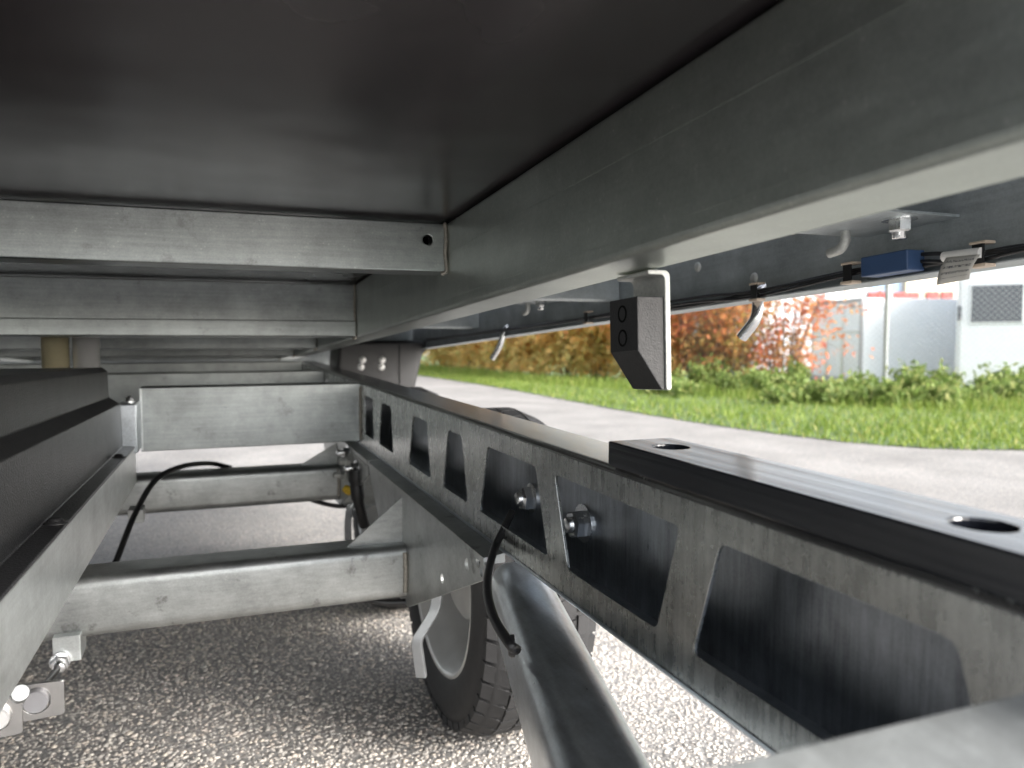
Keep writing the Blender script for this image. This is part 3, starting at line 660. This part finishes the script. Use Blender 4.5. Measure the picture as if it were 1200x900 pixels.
cable_([atX(600, 600, .33), atX(592, 617, .315), atX(579, 645, .292), atY(571, 685, .72), atY(578, 722, .655), atY(597, 754, .60), atY(606, 762, .60)], .0046)
part(MB().lathe([(.003, .003), (.008, .003), (.0095, .001), (.0095, -.002)], atY(600, 757, .603), (-.96, .27, 0), 18), 'cable_grommet', 'black_plastic', None)
cable_([atY(120, 690, 1.55), atY(137, 655, 1.60), atY(158, 603, 1.68), atY(182, 563, 1.76), atY(212, 547, 1.85), atY(245, 543, 1.97), atY(270, 548, 2.03)], .0058)
cable_([atY(350, 579, 1.99), atY(372, 588, 1.97), atY(396, 593, 1.95), atY(415, 592, 1.95)], .0058)
cable_([atY(425, 700, 1.26), atY(450, 706, 1.24), atY(482, 705, 1.23), atY(500, 700, 1.25)], .0055)

# brake gear below the near axle
hp = part(MB().box(atY(62, 778, 1.20) , atY(94, 744, 1.20) + Vector((0, .05, 0))), 'cable_anchor', 'galv_pale', None, .001)
q = atY(70, 775, 1.198)
part(MB().nut(q, (.15, -1, -.05), .013, .0125, .010, .007, .01), 'anchor_nut', 'zinc', sub=hp)
part(MB().tube([q + Vector((0, -.012, 0)), atY(66, 786, 1.16), atY(57, 797, 1.12), atY(38, 815, 1.05)], .0042, 8), 'brake_rod', 'cable', sub=hp)
yk = part(MB().prism(round_poly([(-.032, -.024), (.030, -.021), (.030, .021), (-.032, .023)], .004, 3), lambda u, v, t: atY(42, 822, 1.05) + Vector((u, t, v)), 0, .006, [circ(0, 0, .0155, 24)]), 'brake_yoke', 'steel_pink', None, .001)
part(MB().lathe([(0, .004), (.0125, .004), (.0135, .002), (.0135, -.01)], atY(42, 822, 1.046), (0, -1, 0), 28, False), 'yoke_pin', 'grey_frame', sub=yk)
part(MB().prism(round_poly([(-.03, -.024), (.024, -.021), (.024, .021), (-.03, .023)], .004, 3), lambda u, v, t: atY(-4, 842, .97) + Vector((u, t, v)), 0, .006, [circ(0, 0, .0145, 24)]), 'yoke_plate', 'steel_pink', sub=yk)
part(MB().lathe([(0, .004), (.0115, .004), (.0125, .002), (.0125, -.01)], atY(-4, 842, .966), (0, -1, 0), 28, False), 'yoke_pin', 'chrome', sub=yk)
part(MB().tube([atY(24, 812, .95), atY(18, 824, 1.05)], .0085, 14), 'yoke_bolt', 'strap_grey', sub=yk)
part(MB().box(atY(150, 614, 1.78), atY(168, 597, 1.78) + Vector((0, .05, 0))), 'cable_anchor', 'galv_axle', None, .001)

# black plastic carrier beyond the wheels
Yc = 2.72
def cc_(px, py): q = atY(px, py, Yc); return (q.x, q.z)
car = part(MB().prism([cc_(392, 470), cc_(398, 401), cc_(500, 399), cc_(502, 410), cc_(496, 414), cc_(483, 470)], XZ, Yc, Yc + .22), 'lamp_carrier', 'black_plastic', None, .012, 4)
part(MB().box(Vector((cc_(468, 405)[0], Yc - .006, cc_(468, 462)[1])), Vector((cc_(471, 405)[0], Yc - .0004, cc_(468, 405)[1]))), 'moulded_rib', 'black_plastic', sub=car)
for px, py in ((425, 422), (448, 422), (423, 430), (447, 430)):
    x, z = cc_(px, py)
    part(MB().lathe([(0, .010), (.005, .010), (.008, .006), (.011, .003), (.0125, .0)], (x, Yc - .0005, z), (0, -1, 0), 20), 'carrier_bolt', plain('bolt_white', (.8, .8, .78), .3, .3), sub=car)

# ================================================================== BACKGROUND
# fence along the top of the bank
fence = empty('chain_link_fence', (8.45, 7.8, 0)); tag(fence, 'grey chain link fence with steel posts along the weedy verge', 'fence')
FI = Matrix.Translation((-8.45, -7.8, 0))
FL = resample([(x, y) for x, y in LB if 3.0 < y < 10.6], 400)
dcum = np.r_[0, np.cumsum(np.linalg.norm(np.diff(FL, axis=0), axis=1))]
def fpt(s): return np.interp(s, dcum, FL[:, 0]), np.interp(s, dcum, FL[:, 1])
s0 = dcum[np.argmin((FL[:, 0] - 8.42) ** 2 + (FL[:, 1] - 7.82) ** 2)]
for k in range(-2, 3):
    s_ = s0 + k * 3.0
    if 0 < s_ < dcum[-1]:
        x, y = fpt(s_); o = MB().tube([(x, y, -.1), (x, y, 1.85), (x - .05, y - .05, 2.0)], .03, 12).build('fence_post', 'pvc'); o.parent = fence; o.matrix_local = FI
wires = MB(); cell = .078; hgt = 1.75
L_ = dcum[-1]; nst = int(L_ / cell)
for i in range(-int(hgt / cell), nst):
    for sg in (1, -1):
        a = i * cell; pts = []
        for (s_, z) in ((a, 0.0), (a + hgt, hgt)):
            if sg < 0: z = hgt - z
            pts.append((s_, z))
        (sa, za), (sb, zb) = pts
        if sa < 0: t = -sa / (sb - sa); za = za + (zb - za) * t; sa = 0
        if sb > L_: t = (L_ - sa) / (sb - sa); zb = za + (zb - za) * t; sb = L_
        if sb - sa < .02: continue
        P_ = []
        for t in np.linspace(0, 1, 5):
            x, y = fpt(sa + (sb - sa) * t); P_.append((x + .01 * sg, y + .01 * sg, .02 + za + (zb - za) * t))
        wires.tube(P_, .0015, 3, False)
o = wires.build('wire_mesh', 'pvc'); o['kind'] = 'stuff'; o.parent = fence; o.matrix_local = FI
for z in (.05, 1.76):
    rw = MB().tube([(*fpt(s_), z) for s_ in np.linspace(0, L_, 60)], .004, 5, False).build('tension_wire', 'pvc'); rw.parent = fence; rw.matrix_local = FI

def on_dir(px, d):      # ground-plan point at image column px and depth d along the view axis
    u = (px - 600) / 900 * d; return Vector((u * math.cos(YAW) + d * math.sin(YAW), -u * math.sin(YAW) + d * math.cos(YAW), 0))
GZ = -.56
def bpart(mb, name, mat, root, bevel=0., sub=None):
    o = mb.build(name, mat, root if sub is None else sub, bevel); return o
def small_wheel(root, x, y, r_):
    w_ = bpy.data.objects.new('wheel', None); C.objects.link(w_); w_.parent = root; w_.location = (x, y, r_); w_.empty_display_size = .1
    MB().lathe([(.55 * r_, -.08), (.9 * r_, -.085), (r_, -.06), (r_, .06), (.9 * r_, .085), (.55 * r_, .08)], (0, 0, 0), (0, 1, 0), 32).build('tyre', 'rubber', w_)
    MB().lathe([(0, -.06), (.4 * r_, -.06), (.55 * r_, -.078), (.55 * r_, .078), (.4 * r_, .06), (0, .06)], (0, 0, 0), (0, 1, 0), 24).build('rim', 'rim', w_)
def box_trailer(loc, rz, Lg, Wd, Ht, fl_, label, doors=True):
    """local: rear face at x = 0 facing -x, body runs to +x, width along y from 0 to Wd"""
    r_ = empty('box_trailer', loc, rz); tag(r_, label, 'trailer', None)
    bpart(MB().box((.02, .0, fl_), (Lg, Wd, fl_ + Ht)), 'body', 'white_paint', r_, .02)
    for y in (.0, Wd - .05):
        bpart(MB().box((-.02, y - .004, fl_ - .005), (.03, y + .05, fl_ + Ht + .01)), 'corner_post', 'grey_frame', r_, .006)
    bpart(MB().box((-.021, .052, fl_ + Ht - .06), (.03, Wd - .052, fl_ + Ht + .011)), 'roof_rail', 'grey_frame', r_, .006)
    bpart(MB().box((-.021, .052, fl_ - .006), (.03, Wd - .052, fl_ + .07)), 'rear_sill', 'grey_frame', r_, .006)
    hw = (Wd - .11) / 2
    for k in range(2):
        y = .054 + k * (hw + .004)
        d_ = bpart(MB().box((-.012, y, fl_ + .075), (.018, y + hw - .003, fl_ + Ht - .065)), 'door', 'white_paint', r_, .005)
        yb = y + (hw * .62 if k == 0 else hw * .3)
        bpart(MB().box((-.028, yb, fl_ + .08), (-.0135, yb + .10, fl_ + Ht - .07)), 'lock_bar', 'alu', r_, .004, sub=d_)
        bpart(MB().box((-.03, y + .02, fl_ + Ht * .60), (-.0135, y + hw - .03, fl_ + Ht * .63)), 'door_strap', 'alu', r_, .004, sub=d_)
        for q_ in (.2, .7):
            bpart(MB().box((-.04, y + hw * q_, fl_ + Ht - .17), (-.0135, y + hw * q_ + .14, fl_ + Ht - .12)), 'hinge', 'grey_frame', r_, .004, sub=d_)
    bpart(MB().box((.0, .06, fl_ - .16), (Lg + 1.0, .12, fl_ - .008)).box((.0, Wd - .12, fl_ - .16), (Lg + .2, Wd - .06, fl_ - .008)), 'frame', 'grey_frame', r_)
    bpart(MB().box((-.03, .02, fl_ - .20), (.02, Wd - .02, fl_ - .09)), 'light_board', 'grey_frame', r_, .004)
    for y in (.05, Wd - .20):
        bpart(MB().box((-.06, y, fl_ - .19), (-.031, y + .15, fl_ - .10)), 'tail_lamp', 'red_lamp', r_, .01)
    for y in (-.02, Wd + .02): small_wheel(r_, Lg * .5, y - (.1 if y < 0 else -.1), .28)
    return r_
c0 = on_dir(1009, 14.2)
bt = box_trailer((c0.x, c0.y, GZ), R(-13.5), 3.4, 1.75, 1.56, .50, 'white box trailer with grey framed rear doors behind the fence')
mk = MB()
for k in range(5): mk.box((.30 + k * .06, -.004, .5 + 1.36), (.34 + k * .06, -.0005, .5 + 1.36 + (.035 if k % 2 else .05)))
bpart(mk, 'maker_mark', plain('pale_grey_print', (.5, .52, .55), .5), bt)
c1 = on_dir(884, 17.5)
box_trailer((c1.x, c1.y, GZ), R(-13.5), 2.3, 1.9, 1.86, .50, 'larger white box trailer standing behind the orange shrub')
# tall white trailer with the meshed window
cb = on_dir(1119, 12.9); cabin = empty('box_trailer', (cb.x, cb.y, GZ), R(-54)); tag(cabin, 'tall white trailer with a dark window in its rear door', 'trailer')
fb = .34
bpart(MB().box((.0, .02, fb), (2.0, 4.2, fb + 2.35)), 'body', 'white_paint', cabin, .04)
dr_ = bpart(MB().box((.06, -.012, fb + .10), (1.94, .018, fb + 2.25)), 'rear_door', 'white_paint', cabin, .01)
wz0 = H - GZ + (398 - 378) / 900 * 12.9; wz1 = H - GZ + (398 - 336) / 900 * 12.9
wn_ = bpart(MB().box((.185, -.03, wz0 - .03), (.945, -.0125, wz1 + .03)), 'window', 'white_paint', cabin, .01, sub=dr_)
bpart(MB().box((.21, -.036, wz0), (.92, -.0302, wz1)), 'pane', 'glass_dark', cabin, .003, sub=dr_)
bpart(MB().box((.015, -.05, fb + 1.28), (.075, -.0125, fb + 1.52)), 'handle', 'glass_dark', cabin, .01, sub=dr_)
bpart(MB().box((.0, -.02, fb - .14), (2.0, .06, fb - .003)), 'bumper', 'alu', cabin, .01)
for x in (.06, 1.7): bpart(MB().box((x, -.05, fb - .13), (x + .26, -.021, fb - .02)), 'tail_lamp', 'red_lamp', cabin, .01)
for x in (-.02, 2.02):
    w_ = bpy.data.objects.new('wheel', None); C.objects.link(w_); w_.parent = cabin; w_.location = (x, 2.2, .3)
    MB().lathe([(.16, -.08), (.27, -.085), (.3, -.06), (.3, .06), (.27, .085), (.16, .08)], (0, 0, 0), (1, 0, 0), 32).build('tyre', 'rubber', w_)
    MB().lathe([(0, -.06), (.16, -.078), (.16, .078), (0, .06)], (0, 0, 0), (1, 0, 0), 24).build('rim', 'rim', w_)
# building behind
D = 34.; b0 = on_dir(880, D); bld = empty('workshop_building', (b0.x, b0.y, GZ), -YAW + R(3)); tag(bld, 'white workshop building with blue windows above a red band', 'building')
zz = lambda py: H - GZ + (398 - py) / 900 * D
ux = lambda px: (px - 880) / 900 * D
bpart(MB().box((0, 0, 0), (ux(1060), 12, 6.2)), 'wall', 'bwhite', bld, .02)
bpart(MB().box((ux(1060) + .01, -.25, 0), (ux(1400), 12, 6.2)), 'stair_wall', 'cream', bld, .02)
for a, b_ in ((1018, 1040), (1046, 1076)):
    bpart(MB().box((ux(a), -.12 if b_ < 1060 else -.32, zz(351)), (ux(b_), -.005 if b_ < 1060 else -.253, zz(343))), 'red_panel', 'red_band', bld, .01)
for a, b_ in ((1085, 1099), (1103, 1117)): bpart(MB().box((ux(a), -.34, zz(351)), (ux(b_), -.253, zz(342))), 'red_panel', 'red_band', bld, .01)
for a, b_ in ((1022, 1040), (1046, 1058)):
    w_ = bpart(MB().box((ux(a) - .08, -.06, zz(342) - .06), (ux(b_) + .08, -.004, zz(318))), 'window', 'bwhite', bld)
    bpart(MB().box((ux(a), -.085, zz(342)), (ux(b_), -.0605, zz(319))), 'pane', 'blue_glass', bld, sub=w_)
bpart(MB().box((-.3, -.3, 6.21), (ux(1400) + .3, 12.3, 6.45)), 'roof', 'grey_frame', bld)

# ---- shrubs ------------------------------------------------------------------------
def leaves(P, size, mat, name, parent, bias=0.):
    N = len(P); n = rng.normal(size=(N, 3)); n /= np.linalg.norm(n, axis=1)[:, None]
    if bias:                                   # leaves turn outwards and up, towards the light
        o_ = P - np.array([0, 0, P[:, 2].mean() * .6]); o_[:, 2] += .35; o_ /= np.linalg.norm(o_, axis=1)[:, None] + 1e-6; n = n + o_ * bias; n /= np.linalg.norm(n, axis=1)[:, None]
    a = np.cross(n, rng.normal(size=(N, 3))); a /= np.linalg.norm(a, axis=1)[:, None]; b = np.cross(n, a); s_ = size[:, None]
    V = np.stack([P - a * s_, P + b * s_ * .5 + n * s_ * .12, P + a * s_, P - b * s_ * .5 + n * s_ * .12], 1).reshape(-1, 3)
    me = bpy.data.meshes.new(name); F_ = np.arange(4 * N)
    me.vertices.add(4 * N); me.vertices.foreach_set('co', V.ravel()); me.loops.add(4 * N); me.loops.foreach_set('vertex_index', F_); me.polygons.add(N)
    me.polygons.foreach_set('loop_start', np.arange(0, 4 * N, 4)); me.polygons.foreach_set('loop_total', np.full(N, 4)); me.update(calc_edges=True); me.materials.append(M[mat])
    o = bpy.data.objects.new(name, me); C.objects.link(o); o.parent = parent; return o
def shrub(x, y, w, h, mat, nleaf, label, group, dens_low=.15, lsize=.05, z=0.0):
    r_ = empty('shrub', (x, y, z)); tag(r_, label, 'shrub', group)
    st = MB(); tips = []
    for k in range(11):
        a = rng.uniform(0, 2 * math.pi); rr = w * .5 * rng.uniform(.35, 1); top = Vector((math.cos(a) * rr, math.sin(a) * rr, h * rng.uniform(.65, 1)))
        base = Vector((math.cos(a) * .12, math.sin(a) * .12, 0)); pts = bez([base, base.lerp(top, .35) + Vector((0, 0, h * .1)), top], 5)
        st.tube(pts, list(np.linspace(.018, .005, len(pts))), 6)
        for q_ in range(6):
            i = rng.integers(3, len(pts)); p0_ = pts[i]; e = p0_ + Vector(rng.normal(size=3)) * w * .2; e.z = max(.15, e.z); st.tube([p0_, p0_.lerp(e, .5) + Vector((0, 0, .04)), e], [.006, .004, .002], 5); tips += [p0_.lerp(e, t) for t in (.4, .7, 1)]
        tips += [p_ for p_ in pts[3:]]
    st.build('stems', 'bark', r_)
    T = np.array([t[:] for t in tips]); idx = rng.integers(0, len(T), nleaf); P_ = T[idx] + rng.normal(size=(nleaf, 3)) * np.array([max(.1, w * .075), max(.1, w * .075), h * .05])
    P_ = P_[P_[:, 2] > dens_low * h * rng.random(len(P_)) + .03]
    leaves(P_, rng.uniform(.6, 1.2, len(P_)) * lsize, mat, 'foliage', r_, 1.1); return r_
g_h = 'yellowing shrubs in the hedge beyond the road'
hl = resample([(x, y) for x, y in LB if y > 2.5], 500); hd = np.r_[0, np.cumsum(np.linalg.norm(np.diff(hl, axis=0), axis=1))]
def hpt(px):
    d = hl[:, 0] * math.sin(YAW) + hl[:, 1] * math.cos(YAW); u = hl[:, 0] * math.cos(YAW) - hl[:, 1] * math.sin(YAW); return hl[np.argmin(np.abs(600 + 900 * u / d - px))]
for i, px in enumerate((506, 517, 530, 546, 566, 592, 622, 656, 695, 738)):
    x, y = hpt(px)
    shrub(x + .35, y + .45, 1.5, 1.75, 'leaf_y', 5200, 'yellow and olive leaved shrub in the dense hedge across the road', g_h, -.1, .058)
for px, off, w_, h_, mt_, nl, lb in ((772, .3, 1.7, 1.75, 'leaf_o', 5500, 'dense orange and olive shrub where the hedge begins to thin'),
        (815, .35, 1.7, 1.8, 'leaf_o', 4200, 'orange shrub with pale walls glimpsed between its leaves'),
        (862, .3, 1.6, 1.8, 'leaf_o', 3000, 'sparse orange and brown shrub with many bare stems'),
        (915, .25, 1.6, 1.9, 'leaf_r', 2000, 'red orange shrub beside the box trailers')):
    x, y = hpt(px); shrub(x + off, y + off, w_, h_, mt_, nl, lb, None, .2, .05)

# ---- grass -----------------------------------------------------------------------
def blades(name, P, h, w, mat):
    N = len(P); a = rng.uniform(0, 2 * np.pi, N); lean = rng.normal(0, .35, (N, 2)) * h[:, None]; dx = np.stack([np.cos(a), np.sin(a), np.zeros(N)], 1) * w[:, None]
    mid = P + np.c_[lean * .35, h * .55]; tip = P + np.c_[lean, h]
    V = np.stack([P - dx, P + dx, mid + dx * .7, mid - dx * .7, tip], 1).reshape(-1, 3); base = np.arange(N)[:, None] * 5
    Fq = (base + np.array([0, 1, 2, 3])).ravel(); Ft = (base + np.array([3, 2, 4])).ravel()
    loops = np.concatenate([Fq, Ft]); me = bpy.data.meshes.new(name); me.vertices.add(5 * N); me.vertices.foreach_set('co', V.ravel()); me.loops.add(len(loops)); me.loops.foreach_set('vertex_index', loops); me.polygons.add(2 * N)
    me.polygons.foreach_set('loop_start', np.r_[np.arange(0, 4 * N, 4), 4 * N + np.arange(0, 3 * N, 3)]); me.polygons.foreach_set('loop_total', np.r_[np.full(N, 4), np.full(N, 3)])
    me.update(calc_edges=True); me.materials.append(M[mat]); o = bpy.data.objects.new(name, me); C.objects.link(o); return o
N = 90000; si = rng.random(N) ** 1.0; seg_i = np.searchsorted(np.linspace(0, 1, len(EB)), si).clip(1, len(EB) - 1)
tt = si * (len(EB) - 1) - (seg_i - 1); e = EB[seg_i - 1] + (EB[seg_i] - EB[seg_i - 1]) * tt[:, None]; ln = LB[seg_i - 1] + (LB[seg_i] - LB[seg_i - 1]) * tt[:, None]
v = rng.random(N) ** .9; pos = e + (ln - e) * (v * 1.06 - .012)[:, None]
near = (np.linalg.norm(pos, axis=1) < 26) & (pos[:, 1] > 0); pos, v = pos[near], v[near]
hh = rng.uniform(.035, .10, len(pos)) * (1 + 1.2 * (v > .45) * rng.random(len(pos))) * np.clip(.5 + v * 4, .5, 1)
struct(blades('grass', np.c_[pos, np.full(len(pos), .005)], hh, rng.uniform(.004, .009, len(pos)), 'grass'), 'stuff')['label'] = 'bright green grass growing along the road edge'
# ---- tall weeds along the fence ------------------------------------------------------
def weed(x, y, h, label, group):
    r_ = empty('weed_plant', (x, y, 0)); tag(r_, label, 'weed', group); st = MB(); L_pts = []
    for k in range(rng.integers(4, 8)):
        top = Vector((rng.normal(0, .12), rng.normal(0, .12), h * rng.uniform(.6, 1))); pts = bez([(0, 0, 0), top * .5 + Vector((0, 0, .05)), top], 4); st.tube(pts, list(np.linspace(.006, .002, len(pts))), 5)
        for p_ in pts[1:]: L_pts += [p_ + Vector(rng.normal(size=3)) * .045 for _ in range(9)]
    st.build('stem', 'weed', r_); P_ = np.array([q_[:] for q_ in L_pts]); P_[:, 2] = P_[:, 2].clip(.02); leaves(P_, rng.uniform(.02, .05, len(P_)), 'weed', 'leaves', r_)
for i in range(52):
    px = 770 + i * 8.6 + rng.uniform(-4, 4); x, y = hpt(px); t = rng.uniform(.74, 1.0); x, y = x * t, y * t
    k = 0 if px < 925 else 1 if px < 1045 else 2 if px < 1115 else 3
    weed(x, y, rng.uniform(.12, .5) * (.5 + .5 * (t - .74) / .26), ('leafy green weed growing below the orange shrubs', 'leafy green weed in front of the grey framed trailer doors',
         'leafy green weed before the plain white trailer side beside the fence post', 'leafy green weed below the dark window of the tall white trailer')[k],
         ('weeds below the orange shrubs', 'weeds before the trailer doors', 'weeds before the white trailer side', 'weeds below the windowed trailer')[k])
